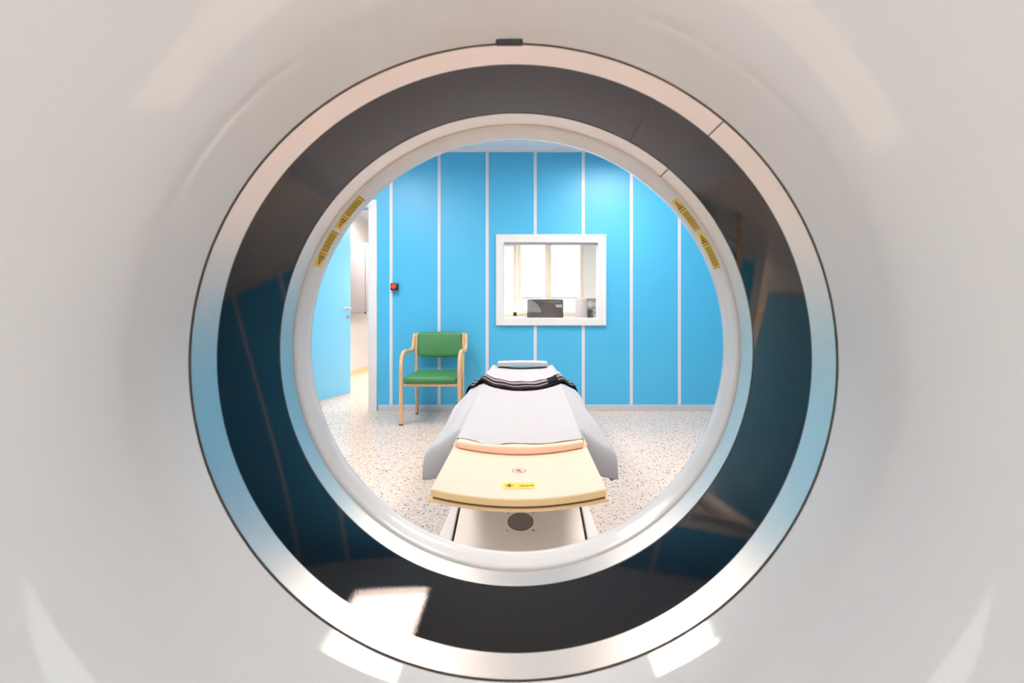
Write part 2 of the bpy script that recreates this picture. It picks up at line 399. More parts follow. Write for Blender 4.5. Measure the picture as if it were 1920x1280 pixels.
# daylight window of the control room
bm = bmesh.new()
y0, y1 = YF-0.01, YF+0.09
def bar(x0, x1, z0, z1, a=y0, b=y1): box(bm, x0, x1, a, b, z0, z1, bev=0.004)
bar(EX0, EX0+0.06, EZ0, EZ1); bar(EX1-0.055, EX1, EZ0, EZ1); bar(EX0, EX1, EZ1-0.07, EZ1); bar(EX0, EX1, EZ0, EZ0+0.07)
bar(-0.20, -0.135, EZ0, EZ1); bar(-0.128, -0.062, EZ0+0.03, EZ1, y0-0.02); bar(0.375, 0.49, EZ0, EZ1)
bar(-0.062, 0.375, EZ0+0.03, EZ0+0.10, y0-0.02)
w2 = struct(link('window_2', bm, M['cream']))
tag(w2, 'cream framed daylight window of the control room beyond the glass', 'window')
for (a, b_) in ((EX0+0.06, -0.20), (-0.062, 0.375), (0.49, EX1-0.055)):
    link('pane', bbox(a, b_, YF+0.04, YF+0.046, EZ0+0.07, EZ1-0.07), M['glass'], w2, smooth=False)
for (a, b_, zt, lab) in ((EX0+0.065, -0.205, 2.2, 'pale venetian blind lowered at the left pane of the far window'),
                         (-0.055, 0.37, 1.26, 'low pale venetian blind behind the dark monitor in the far window'),
                         (0.495, EX1-0.06, 1.26, 'low pale venetian blind behind the computer tower in the far window')):
    bm = bmesh.new(); z = EZ0+0.085
    while z < zt:
        vs = [bm.verts.new(c) for c in ((a, YF+0.11, z), (b_, YF+0.11, z), (b_, YF+0.135, z+0.012), (a, YF+0.135, z+0.012))]
        bm.faces.new(vs); z += 0.026
    bl = link('venetian_blind', bm, M['blind'], smooth=False); tag(bl, lab, 'blind', 'venetian blinds of the far window')
    link('rail', bbox(a, b_, YF+0.108, YF+0.138, zt, zt+0.02), M['blind'], bl, smooth=False)
    for q in (0.2, 0.8):
        xx = a+(b_-a)*q; link('cord', sweep(bmesh.new(), [(xx, YF+0.122, EZ0+0.07), (xx, YF+0.122, zt)], 0.003, 0.003, n=6), M['blind'], bl)

# ------------------------------------------------------------------ ceiling lights
def ceiling_light(x, y, mat, label, s=0.6):
    t = thing('ceiling_light', label, 'lamp', (x, y, HC), group='square ceiling light panels')
    bm = bmesh.new(); h = s/2
    frame_ring_h(bm, h+0.02, h, -0.07, 0.0)
    link('frame', bm, M['lampframe'], t, smooth=False)
    link('diffuser', bbox(-h, h, -h, h, -0.008, -0.003), mat, t, smooth=False)
def frame_ring_h(bm, o, i, z0, z1):
    def q(s, z): return [bm.verts.new(c) for c in ((-s, -s, z), (s, -s, z), (s, s, z), (-s, s, z))]
    Ls = [q(o, z1), q(o, z0), q(i, z0), q(i, z1)]
    for A, B in zip(Ls, Ls[1:]+Ls[:1]):
        for j in range(4): bm.faces.new((A[j], A[(j+1) % 4], B[(j+1) % 4], B[j]))
ceiling_light(0.93, 3.62, M['lamp'], 'square ceiling light near the blue wall, right of the table')
ceiling_light(-1.45, 3.30, M['lamp'], 'square ceiling light near the blue wall, above the green chair')
ceiling_light(0.93, 1.82, M['lamp'], 'square ceiling light close in front of the scanner, right side')
ceiling_light(-1.22, 1.65, M['lamp'], 'square ceiling light close in front of the scanner, left side')
ceiling_light(0.93, -0.75, M['fill_rear'], 'added square fill panel behind the scanner, right side')  # this pair is added out of view to light the rear cover
ceiling_light(-1.2, -0.75, M['fill_rear'], 'added square fill panel behind the scanner, left side')
ceiling_light(0.3, 6.2, M['fill_ctrl'], 'added square fill panel of the control room beyond the window')  # this pair is added out of view to make the control room bright
ceiling_light(-1.9, 6.6, M['fill_ctrl'], 'added square fill panel of the control room beyond the door')

# ------------------------------------------------------------------ scanner gantry
G = thing('scanner_gantry', 'white ring-shaped scanner gantry with dark glossy bore seen from inside', 'scanner', (0, 0, 0))
Rb = 0.350
prof = [(0.4905, 0.3506), (0.488, 0.3512), (0.470, 0.3543), (0.4625, 0.35570), (0.4615, 0.3560), (0.4605, 0.35626), (0.452, 0.3582), (0.445, 0.3599), (0.437, 0.3620), (0.430, 0.3642), (0.420, 0.3682), (0.405, 0.3772), (0.38, 0.400), (0.35, 0.437), (0.31, 0.500), (0.26, 0.600),
        (0.21, 0.690), (0.16, 0.765), (0.11, 0.825), (0.07, 0.858), (0.06, 0.875), (0.08, 0.892), (0.16, 0.90), (0.42, 0.90), (0.42, 0.88), (0.16, 0.88), (0.20, 0.80), (0.30, 0.60), (0.42, 0.42), (0.49, 0.37)]
rear = link('rear_cover', saddle(lathe(bmesh.new(), prof, seg=256)), M['plastic'], G, angle=50)
link('bore_gap', saddle(lathe(bmesh.new(), [(0.489, 0.3525), (0.496, 0.3525), (0.496, 0.362), (0.489, 0.362)])), M['gap'], G)
bm = saddle(lathe(bmesh.new(), [(0.494, Rb), (0.535, Rb), (0.535, Rb+0.006), (0.494, Rb+0.006)], seg=256))
tag(link('outer_band', bm, M['steel'], G), 'brushed steel band nearest the viewer')
bm = saddle(lathe(bmesh.new(), [(0.5353, Rb+0.001), (0.6735, Rb+0.001), (0.6735, Rb+0.005), (0.5353, Rb+0.005)], seg=256))
tag(link('bore_window', bm, M['smoked'], G), 'smoked glossy dark ring of the bore')
bm = lathe(bmesh.new(), [(0.6743, Rb), (0.7135, Rb), (0.7135, Rb+0.006), (0.6743, Rb+0.006)], seg=256)
tag(link('inner_band', bm, M['steel'], G), 'brushed steel band beside the white lip')
def seam(y0, y1, deg, r=Rb, wdt=0.0009, skew=0.0):
    a = R_(deg); d = wdt/r
    bm = bmesh.new()
    vs = []
    for (y, aa) in ((y0, a-d), (y0, a+d), (y1, a+d+skew), (y1, a-d+skew)):
        vs.append(bm.verts.new((AX+(r-0.0004)*math.cos(aa), y, AZ+(r-0.0004)*math.sin(aa))))
    ws = [bm.verts.new((v.co.x + (AX-v.co.x)*-0.002, v.co.y, v.co.z + (AZ-v.co.z)*-0.002)) for v in vs]
    bm.faces.new(vs); bm.faces.new(ws[::-1])
    for j in range(4): bm.faces.new((vs[j], ws[j], ws[(j+1) % 4], vs[(j+1) % 4]))
    return saddle(bm)
link('seam', seam(0.494, 0.535, 49), M['gap'], G, smooth=False)
link('seam', seam(0.5355, 0.6735, 61.5, r=Rb+0.001), M['gap'], G, smooth=False)
link('seam', seam(0.675, 0.7135, 50), M['gap'], G, smooth=False)
# front cover: white lip round the far mouth and the flare facing the room
prof = [(0.7142, 0.356), (0.7142, 0.3485), (0.7165, 0.3465), (0.724, 0.3455), (0.734, 0.3435), (0.744, 0.3425), (0.754, 0.3430), (0.764, 0.3455), (0.773, 0.3515), (0.782, 0.362), (0.80, 0.392), (0.83, 0.46), (0.85, 0.56),
        (0.86, 0.70), (0.855, 0.82), (0.835, 0.872), (0.80, 0.897), (0.74, 0.90), (0.42, 0.90), (0.42, 0.88), (0.74, 0.88), (0.80, 0.82), (0.82, 0.70), (0.81, 0.56), (0.78, 0.44), (0.74, 0.37)]
front = link('front_cover', lathe(bmesh.new(), prof, seg=256), M['lip'], G, angle=50)
# clip on top of the rear lip
clip = bmesh.new()
box(clip, -0.031, -0.0018, 0.4935, 0.5005, AZ+0.347, AZ+0.3545, bev=0.0015)
tag(link('clip', clip, M['black'], G), 'small black clip at the top of the bore rim')
# base of the gantry
for s in (-1, 1): link('foot', bbox(s*0.55-0.25, s*0.55+0.25, 0.40, 0.72, 0.0, 0.24, bev=0.02), M['plastic'], G)
# yellow laser warning labels on the white lip
def lip_r(y):
    P = [(0.7165, 0.3465), (0.724, 0.3455), (0.734, 0.3435), (0.744, 0.3425), (0.754, 0.3430), (0.764, 0.3455)]
    for (a, ra), (b, rb) in zip(P, P[1:]):
        if a <= y <= b: return ra + (rb-ra)*(y-a)/(b-a)
    return 0.3465
def warn_label(deg0, deg1, tri_first):
    """deg0 -> deg1 is the run along the rim; the triangle field sits at deg0 if tri_first"""
    bm = bmesh.new(); a0, a1 = R_(deg0), R_(deg1); ya, yb = 0.7175, 0.7380
    def patch(u0, u1, v0, v1, lift, mi, n=8, m=3):
        g = []
        for i in range(n+1):
            a = a0+(a1-a0)*(u0+(u1-u0)*i/n)
            row = []
            for j in range(m+1):
                y = ya+(yb-ya)*(v0+(v1-v0)*j/m); r = lip_r(y)-lift
                row.append(bm.verts.new((AX+r*math.cos(a), y, AZ+r*math.sin(a))))
            g.append(row)
        for i in range(n):
            for j in range(m):
                f = bm.faces.new((g[i][j], g[i+1][j], g[i+1][j+1], g[i][j+1])); f.material_index = mi
    def pt(u, v, lift):
        a = a0+(a1-a0)*u; y = ya+(yb-ya)*v; r = lip_r(y)-lift
        return bm.verts.new((AX+r*math.cos(a), y, AZ+r*math.sin(a)))
    patch(0, 1, 0, 1, 0.0005, 0, n=12, m=4)
    t0, t1 = 0.0, 0.34
    patch(0.345, 0.365, 0, 1, 0.0009, 1)                 # divider
    patch(0.0 if not tri_first else 0.985, 0.015 if not tri_first else 1.0, 0, 1, 0.0009, 1)
    # triangle outline
    T = [(0.05, 0.5), (0.30, 0.12), (0.30, 0.88)]; cx = sum(p[0] for p in T)/3; cy = 0.5
    o = [pt(u, v, 0.0009) for u, v in T]; i_ = [pt(cx+(u-cx)*0.62, cy+(v-cy)*0.62, 0.0009) for u, v in T]
    for j in range(3):
        f = bm.faces.new((o[j], o[(j+1) % 3], i_[(j+1) % 3], i_[j])); f.material_index = 1
    patch(0.20, 0.25, 0.42, 0.58, 0.0009, 1, 2, 1)
    for r_ in range(5):                                   # lines of tiny print
        v = 0.13+0.16*r_; u = 0.42
        random.seed(r_*3+int(deg0))
        while u < 0.93:
            l = random.uniform(0.03, 0.09); patch(u, min(0.95, u+l), v, v+0.075, 0.0009, 1, 2, 1); u += l+0.018
    o = link('warning_label', bm, [M['yellow'], M['print']], front, smooth=False)
    tag(o, 'yellow laser warning label with black triangle and small print')
# angles measured round the axis, 0 = right, 90 = up
warn_label(158.0, 147.6, True); warn_label(146.6, 136.2, True)
warn_label(43.2, 33.0, True); warn_label(32.2, 21.6, True)

# ------------------------------------------------------------------ patient table
TX = -0.0137
T = thing('patient_table', 'white motorised scanner table with tan curved end board facing the bore', 'table', (TX, 2.3, 0))
def loc(p): return (p[0]-TX, p[1]-2.3, p[2])
def shift(bm):
    for v in bm.verts: v.co.x -= TX; v.co.y -= 2.3
    return bm
SAG = 0.026
def zt(x, half=0.2165): return 0.541 - SAG*(1-min(1, abs(x/half))**2)
def slab(y0, y1, half, ztop, th, nx=32, ny=4, hf=None):
    bm = bmesh.new(); up = []; dn = []
    for i in range(nx+1):
        row = []; row2 = []
        for j in range(ny+1):
            v = j/ny; h = half if hf is None else half+(hf-half)*v
            x = (i/nx*2-1)*h; y = y0+(y1-y0)*v
            row.append(bm.verts.new((x, y-2.3, zt(x)+ztop))); row2.append(bm.verts.new((x, y-2.3, zt(x)+ztop-th)))
        up.append(row); dn.append(row2)
    for i in range(nx):
        for j in range(ny):
            bm.faces.new((up[i][j], up[i+1][j], up[i+1][j+1], up[i][j+1])); bm.faces.new((dn[i][j+1], dn[i+1][j+1], dn[i+1][j], dn[i][j]))
        bm.faces.new((up[i][0], dn[i][0], dn[i+1][0], up[i+1][0])); bm.faces.new((up[i+1][ny], dn[i+1][ny], dn[i][ny], up[i][ny]))
    for j in range(ny):
        bm.faces.new((up[0][j], up[0][j+1], dn[0][j+1], dn[0][j])); bm.faces.new((up[nx][j+1], up[nx][j], dn[nx][j], dn[nx][j+1]))
    return bm
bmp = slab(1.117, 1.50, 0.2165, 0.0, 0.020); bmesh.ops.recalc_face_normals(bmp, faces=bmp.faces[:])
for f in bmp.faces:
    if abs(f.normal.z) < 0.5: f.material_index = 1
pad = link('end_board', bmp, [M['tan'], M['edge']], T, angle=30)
md = pad.modifiers.new('bevel', 'BEVEL'); md.width = 0.003; md.segments = 2; md.limit_method = 'ANGLE'
tag(pad, 'tan curved board at the near end of the table')
link('board_gap', slab(1.122, 1.50, 0.212, -0.0195, 0.004), M['gap'], T)
shell = link('board_shell', slab(1.110, 1.50, 0.2205, -0.0235, 0.006), M['tanlip'], T, angle=30)
link('cradle', slab(1.502, 3.62, 0.222, -0.004, 0.03), M['tanlip'], T)
# marks on the end board
def on_board(bm, pts, lift, mi):
    vs = [bm.verts.new((x-TX, y-2.3, zt(x-TX)+lift)) for x, y in pts]
    f = bm.faces.new(vs); f.material_index = mi
def board_rect(bm, x0, x1, y0, y1, lift, mi, n=6):
    for i in range(n):
        a = x0+(x1-x0)*i/n; b = x0+(x1-x0)*(i+1)/n
        on_board(bm, [(a, y0), (b, y0), (b, y1), (a, y1)], lift, mi)
bm = bmesh.new()
board_rect(bm, -0.0570, 0.0285, 1.181, 1.224, 0.0006, 0)
def man(bm, cx, cy, s, lift, mi):
    for (x0, x1, y0, y1) in ((-0.2, 0.2, 0.75, 1.1), (-0.35, 0.35, 0.35, 0.68), (-0.26, -0.06, -0.35, 0.35), (0.06, 0.26, -0.35, 0.35), (-0.62, -0.42, 0.1, 0.62), (0.42, 0.62, 0.1, 0.62)):
        board_rect(bm, cx+x0*s, cx+x1*s, cy+y0*s, cy+y1*s, lift, mi, 1)
man(bm, -0.0395, 1.196, 0.0155, 0.001, 1)
x = -0.012
for wd in (0.002, 0.005, 0.0045, 0.005, 0.004, 0.005):
    board_rect(bm, x, x+wd, 1.197, 1.205, 0.001, 1, 1); x += wd+0.0022
tag(link('yellow_label', bm, [M['yellow'], M['print']], pad, smooth=False), 'yellow sticker with a black figure and print')
bm = bmesh.new(); cx, cy = -0.0152, 1.318
for i in range(40):
    a, b_ = 2*PI*i/40, 2*PI*(i+1)/40
    ro, ri = 0.0195, 0.0172
    on_board(bm, [(cx+ro*math.cos(a), cy+ro*math.sin(a)), (cx+ro*math.cos(b_), cy+ro*math.sin(b_)), (cx+ri*math.cos(b_), cy+ri*math.sin(b_)), (cx+ri*math.cos(a), cy+ri*math.sin(a))], 0.0006, 0)
for (x0, x1, y0, y1) in ((-0.009, -0.006, -0.006, 0.006), (-0.005, -0.002, -0.004, 0.011), (-0.001, 0.003, -0.007, 0.012), (0.004, 0.006, -0.010, 0.004), (0.004, 0.010, -0.012, -0.008), (-0.009, 0.002, -0.002, 0.002)):
    board_rect(bm, cx+x0, cx+x1, cy+y0, cy+y1, 0.0006, 0, 1)
tag(link('round_emblem', bm, M['maroon'], pad, smooth=False), 'maroon round hand symbol')
# table body under the sheet
link('table_body', shift(bbox(TX-0.30, TX+0.30, 1.72, 3.66, 0.36, 0.505, bev=0.03, seg=4)), M['tabwhite'], T)
# pedestal with sloping cover
def slope_z(y): return 0.31 + (y-1.32)*0.258
bm = bmesh.new()
hw0, hw1 = 0.247, 0.214
ys = [1.0, 1.2, 1.4, 1.6]
def prism(bm, xa, xb, lift, zlow, y0=1.0, y1=1.6):
    """xa, xb : functions of y; top follows the slope"""
    A = [bm.verts.new(c) for c in ((xa(y0), y0, zlow), (xb(y0), y0, zlow), (xb(y0), y0, slope_z(y0)+lift), (xa(y0), y0, slope_z(y0)+lift))]
    B = [bm.verts.new(c) for c in ((xa(y1), y1, zlow), (xb(y1), y1, zlow), (xb(y1), y1, slope_z(y1)+lift), (xa(y1), y1, slope_z(y1)+lift))]
    bm.faces.new(A); bm.faces.new(B[::-1])
    for j in range(4): bm.faces.new((A[j], B[j], B[(j+1) % 4], A[(j+1) % 4]))
def half(y): return 0.2345 - (y-1.345)*0.118
def gro(y): return 0.194
body = bmesh.new(); prism(body, lambda y: TX-half(y)+0.004, lambda y: TX+half(y)-0.004, -0.02, 0.0)
box(body, TX-0.21, TX+0.21, 1.6, 3.4, 0.0, 0.365, bev=0.01)
ped = link('pedestal', shift(body), M['tabwhite'], T, smooth=False)
b2 = bmesh.new(); prism(b2, lambda y: TX-gro(y)+0.003, lambda y: TX+gro(y)-0.003, 0.0, 0.19)
cov = link('pedestal_cover', shift(b2), M['tabgrey'], T, smooth=False)
for s in (-1, 1):
    b3 = bmesh.new()
    if s < 0: prism(b3, lambda y: TX-half(y), lambda y: TX-gro(y)-0.004, 0.004, 0.05)
    else: prism(b3, lambda y: TX+gro(y)+0.004, lambda y: TX+half(y), 0.004, 0.05)
    sr = link('side_rail', shift(b3), M['tabwhite'], T, smooth=False)
    md = sr.modifiers.new('bevel', 'BEVEL'); md.width = 0.006; md.segments = 3
    b4 = bmesh.new(); q = s*(gro(1.3)+0.0005)
    prism(b4, lambda y: TX+q-0.0042, lambda y: TX+q+0.0042, -0.008, 0.17)
    link('groove', shift(b4), M['black'], T, smooth=False)
# round grille and screws on the cover
sn = Vector((0, -0.258, 1)).normalized()
gx, gy = -0.0115, 1.400
b5 = bmesh.new(); disc(b5, (gx, gy, slope_z(gy)), 0.0395, sn, 0.0012, seg=48, mi=0); disc(b5, (gx, gy, slope_z(gy)), 0.0375, sn, 0.002, seg=48, mi=1)
M['grille'] = nmat('grille_mesh', (0.26, 0.24, 0.235), 0.5, bump=0.6, bscale=700)
gr = link('round_grille', shift(b5), [M['gap'], M['grille']], T, smooth=False); tag(gr, 'round grey grille')
for dx in (-0.039, 0.039):
    for dy in (-0.037, 0.037):
        b6 = bmesh.new(); disc(b6, (gx+dx, gy+dy, slope_z(gy+dy)), 0.002, sn, 0.001, seg=12); link('screw', shift(b6), M['gap'], gr, smooth=False)

# ------------------------------------------------------------------ mattress, sheet, strap, head pad
def mat_half(y): return 0.205 + 0.03*smooth01((y-1.46)/2.1)
def mat_z(x, y):
    h = mat_half(y); u = min(1, abs(x)/h)
    return 0.562 - 0.018*(1-u*u)
bm = bmesh.new()
nx, ny = 28, 30; up = []; dn = []
for i in range(nx+1):
    r1 = []; r2 = []
    for j in range(ny+1):
        y = 1.462+(3.585-1.462)*j/ny; h = mat_half(y); x = (i/nx*2-1)*h
        zz = mat_z(x, y) - 0.0005
        r1.append(bm.verts.new((x+TX, y, zz))); r2.append(bm.verts.new((x+TX, y, zt(x)+0.0005)))
    up.append(r1); dn.append(r2)
for i in range(nx):
    for j in range(ny):
        bm.faces.new((up[i][j], up[i+1][j], up[i+1][j+1], up[i][j+1])); bm.faces.new((dn[i][j+1], dn[i+1][j+1], dn[i+1][j], dn[i][j]))
    bm.faces.new((up[i][0], dn[i][0], dn[i+1][0], up[i+1][0])); bm.faces.new((up[i+1][ny], dn[i+1][ny], dn[i][ny], up[i][ny]))
for j in range(ny):
    bm.faces.new((up[0][j], up[0][j+1], dn[0][j+1], dn[0][j])); bm.faces.new((up[nx][j+1], up[nx][j], dn[nx][j], dn[nx][j+1]))
mt = link('mattress', bm, M['peach'], angle=60)
md = mt.modifiers.new('bevel', 'BEVEL'); md.width = 0.007; md.segments = 3; md.limit_method = 'ANGLE'
tag(mt, 'peach foam mattress under the white sheet, its near end showing', 'mattress')

def sheet_pt(s, v):
    """s in [-1,1] across, v in [0,1] along"""
    a = abs(s); sg = 1 if s >= 0 else -1
    yfront = 1.482 + 0.016*noise.noise(Vector((s*5, 0.3, 9))) + 0.010*math.sin(s*13+1) + 0.02*smooth01((a-0.45)/0.2)
    y = yfront + (3.70-yfront)*v
    h = mat_half(y)
    wob = noise.noise(Vector((s*2.5, y*2.2, 0)))
    a1, a2, a3 = 0.46, 0.66, 0.76
    hem = 0.335 + 0.03*math.sin(y*5.0+sg) + 0.02*wob
    shoulder = 0.315 + 0.012*wob + 0.006*math.sin(y*7+sg*2) + 0.02*smooth01((2.0-y)/0.45)
    if y > 2.9: shoulder -= 0.03*smooth01((y-2.9)/0.7)
    if a <= a1:
        x = h*a/a1; z = mat_z(x, y) + 0.001 - 0.003*smooth01((1.484-y)/0.02)
    else:
        k = smooth01((2.15-y)/0.5)
        far = ((h, 0.566), (shoulder-0.02, 0.522), (shoulder+0.012, 0.488), (shoulder+0.025+0.012*math.sin(y*11+sg), hem))
        near = ((h, 0.566), (0.288, 0.512), (0.342, 0.466), (0.314, 0.388))
        K = [(f[0]*(1-k)+n[0]*k, f[1]*(1-k)+n[1]*k) for f, n in zip(far, near)]
        T_ = (a1, a2, a3, 1.0)
        i = 0 if a <= a2 else (1 if a <= a3 else 2)
        t = (a-T_[i])/(T_[i+1]-T_[i])
        p0, p1, p2, p3 = K[max(i-1, 0)], K[i], K[i+1], K[min(i+2, 3)]
        cr = lambda q: 0.5*((2*p1[q]) + (p2[q]-p0[q])*t + (2*p0[q]-5*p1[q]+4*p2[q]-p3[q])*t*t + (3*p1[q]-p0[q]-3*p2[q]+p3[q])*t**3)
        x, z = cr(0), cr(1)
        # at the near end the overhang folds down in front, like the corner of a tablecloth
        w_ = smooth01((a-a1)/0.07)
        q = max(0.0, (1.64-y)/0.14)
        if q > 0:
            drop = 0.115*q*(1 if a < a2 else max(0.0, 1-(z < 0.47)*1.0)) if a < a2 else 0.115*q*max(0.0, (z-0.388)/0.124)
            y = y*(1-w_) + (1.64-0.05*math.sin(min(1, q)*PI/2))*w_
            z -= drop*w_*smooth01(q*1.2)
    # shallow creases
    if a < a1:
        z += 0.0035*smooth01((1.9-y)/0.4)*noise.noise(Vector((s*6, y*16, 3)))
        z += 0.0016*noise.noise(Vector((s*7+y*3, y*5-s*3, 7)))
        z += 0.0022*smooth01((0.05-abs(a-0.30-0.1*(y-1.5)/2))/0.05)*math.sin(y*40+s*25)*smooth01((y-1.9)/0.3)*smooth01((2.6-y)/0.3)
        z += 0.004*max(0.0, noise.noise(Vector((s*3-y*7, y*3+s*4, 1))))*smooth01((1.75-y)/0.2)
    else:
        z += 0.006*noise.noise(Vector((s*9, y*5, 5)))*smooth01((a-a1)/0.1)
    # far end rolls down
    e = smooth01((y-3.60)/0.10); z -= 0.10*e*e
    return Vector((TX+sg*x, y, z))
bm = bmesh.new(); ns, nv = 120, 130; g = []
for i in range(ns+1):
    g.append([bm.verts.new(sheet_pt(-1+2*i/ns, (j/nv)**1.3)) for j in range(nv+1)])
for i in range(ns):
    for j in range(nv): bm.faces.new((g[i][j], g[i+1][j], g[i+1][j+1], g[i][j+1]))
sh = link('bed_sheet', bm, M['sheet'], angle=180)
tag(sh, 'white sheet draped over the mattress and the sides of the scanner table', 'sheet')
md = sh.modifiers.new('thick', 'SOLIDIFY'); md.thickness = 0.0008; md.offset = 1

def cross(x, y):
    """height of the sheet surface across the table at lateral position x"""
    h = mat_half(y); a = abs(x)
    if a <= h: return mat_z(x, y)+0.004
    t = min(1, (a-h)/(0.30-h)); return 0.566 + (0.520-0.566)*smooth01(t)
def strap_y(u): return 2.63 + 0.30*u*u
def strap_z(u, v):
    x = u*0.345; a = abs(x)
    if a < 0.315: z = cross(x, 2.72) + 0.009 + 0.012*smooth01((0.325-a)/0.09)*smooth01((a-0.15)/0.09)
    else: z = cross(0.315, 2.72) + 0.010 - 0.060*((a-0.315)/0.03)**2
    return z + 0.006*math.sin(v*PI)*0.8 + 0.0025*math.sin(u*17+v*2) + 0.002*math.sin(v*14)
bm = bmesh.new(); NX, NV = 72, 15; g = []; g2 = []
for i in range(NX+1):
    u = -1+2*i/NX; row = []; row2 = []
    for j in range(NV+1):
        v = j/NV
        x = u*0.345
        yc = strap_y(u)
        y = yc + (v-0.5)*(0.27 - 0.03*abs(u))
        z = strap_z(u, v)
        row.append(bm.verts.new((TX+x+0.004*math.sin(v*3+u), y, z))); row2.append(bm.verts.new((TX+x+0.004*math.sin(v*3+u), y, z-0.006)))
    g.append(row); g2.append(row2)
stripes = [0, 2, 2, 2, 1, 0, 2, 2, 1, 0, 2, 2, 1, 0, 2]
for i in range(NX):
    for j in range(NV):
        f = bm.faces.new((g[i][j], g[i+1][j], g[i+1][j+1], g[i][j+1])); f.material_index = stripes[j]
        bm.faces.new((g2[i][j+1], g2[i+1][j+1], g2[i+1][j], g2[i][j]))
    bm.faces.new((g[i][0], g2[i][0], g2[i+1][0], g[i+1][0])); bm.faces.new((g[i+1][NV], g2[i+1][NV], g2[i][NV], g[i][NV]))
for j in range(NV):
    bm.faces.new((g[0][j], g[0][j+1], g2[0][j+1], g2[0][j])); bm.faces.new((g[NX][j+1], g[NX][j], g2[NX][j], g2[NX][j+1]))
st = link('body_strap', bm, [M['strapdark'], M['straplight'], M['strapmid']], angle=60)
tag(st, 'dark striped fabric strap lying across the white sheet', 'strap')
bm = bmesh.new()
gg = []
for i in range(9):
    u = 0.44+0.17*i/8; row = []
    for j in range(7):
        v = 0.10+0.86*j/6; x = u*0.345; y = strap_y(u)+(v-0.5)*0.262
        row.append((TX+x, y, strap_z(u, v)+0.0065))
    gg.append(row)
A = [[bm.verts.new(c) for c in r] for r in gg]; B = [[bm.verts.new((c[0], c[1], c[2]-0.004)) for c in r] for r in gg]
for i in range(8):
    for j in range(6):
        bm.faces.new((A[i][j], A[i+1][j], A[i+1][j+1], A[i][j+1])); bm.faces.new((B[i][j+1], B[i+1][j+1], B[i+1][j], B[i][j]))
    bm.faces.new((A[i][0], B[i][0], B[i+1][0], A[i+1][0])); bm.faces.new((A[i+1][6], B[i+1][6], B[i][6], A[i][6]))
for j in range(6):
    bm.faces.new((A[0][j], A[0][j+1], B[0][j+1], B[0][j])); bm.faces.new((A[8][j+1], A[8][j], B[8][j], B[8][j+1]))
tag(link('fastener', bm, M['navy'], st, angle=60), 'dark navy fastener patch')

bm = bmesh.new()
rbox(bm, (TX, 3.54, 0.582), (0.385, 0.15, 0.028), 0.004, cuts=8, fn=lambda p, u: p + Vector((0, 0, 0.006*(1-u.x*u.x)*(u.z > 0))))
tag(link('head_pad', bm, M['sheet'], angle=60), 'small white head pad at the far end of the sheeted table', 'pad')

# ------------------------------------------------------------------ green chair
CH = thing('armchair', 'green vinyl armchair with pale bent-wood frame against the blue wall', 'chair', (-0.818, 4.19, 0), R_(0))
bm = bmesh.new()
def seatfn(p, u):
    t = (u.y+1)/2
    p = p.copy(); p.x *= 1 - 0.13*t
    p.z += (0.012*(1-u.x**2)*(1-u.y**2) if u.z > 0 else 0) + 0.012*t
    if u.y < 0: p.y -= 0.012*(1-u.x*u.x)*(-u.y)
    return p
rbox(bm, (0, -0.02, 0.392), (0.482, 0.45, 0.062), 0.028, cuts=14, fn=seatfn)
link('seat', bm, M['green'], CH, angle=80)
link('seat_rail', bbox(-0.235, 0.235, -0.225, -0.195, 0.335, 0.362, bev=0.004), M['wood'], CH)
link('seat_rail', bbox(-0.21, 0.21, 0.185, 0.205, 0.335, 0.372, bev=0.004), M['wood'], CH)
bm = bmesh.new()
def backfn(p, u):
    p = p.copy()
    p.y += 0.035*(1-u.x*u.x)*0.9 + 0.16*p.z
    if u.z < 0: p.z -= 0.022*(1-u.x*u.x)*(-u.z)
    else: p.z += 0.010*(1-u.x*u.x)*u.z
    if u.y < 0: p.y -= 0.008*(1-u.x*u.x)*(1-u.z*u.z)
    return p
rbox(bm, (0, 0.205, 0.677), (0.425, 0.045, 0.215), 0.02, cuts=14, fn=backfn)
link('backrest', bm, M['green'], CH, angle=80)
for s in (-1, 1):
    # rear upright
    pts = catmull([(s*0.222, 0.225, 0.012), (s*0.223, 0.205, 0.25), (s*0.224, 0.20, 0.42), (s*0.225, 0.215, 0.60), (s*0.225, 0.245, 0.785)])
    lg = link('leg', sweep(bmesh.new(), pts, 0.027, 0.038), M['wood'], CH, angle=50)
    b = bmesh.new(); box(b, s*0.222-0.012, s*0.222+0.012, 0.209, 0.241, 0.0, 0.014); link('foot_cap', b, M['gap'], lg, smooth=False)
    # front leg
    pts = catmull([(s*0.254, -0.228, 0.012), (s*0.254, -0.232, 0.25), (s*0.254, -0.236, 0.44)])
    lg = link('leg', sweep(bmesh.new(), pts, 0.030, 0.040), M['wood'], CH, angle=50)
    b = bmesh.new(); box(b, s*0.254-0.013, s*0.254+0.013, -0.246, -0.21, 0.0, 0.014); link('foot_cap', b, M['gap'], lg, smooth=False)
    # arm: carries on from the front leg, bends back and climbs the upright
    pts = catmull([(s*0.254, -0.236, 0.435), (s*0.254, -0.236, 0.50), (s*0.254, -0.222, 0.565), (s*0.254, -0.175, 0.612), (s*0.254, -0.10, 0.628), (s*0.254, 0.03, 0.622), (s*0.254, 0.135, 0.622),
                   (s*0.254, 0.195, 0.645), (s*0.254, 0.222, 0.69), (s*0.253, 0.236, 0.74), (s*0.250, 0.246, 0.775)], 6)
    n = len(pts)
    link('armrest', sweep(bmesh.new(), pts, 0.030, [0.040 if i < n*0.8 else 0.046 for i in range(n)]), M['wood'], CH, angle=50)

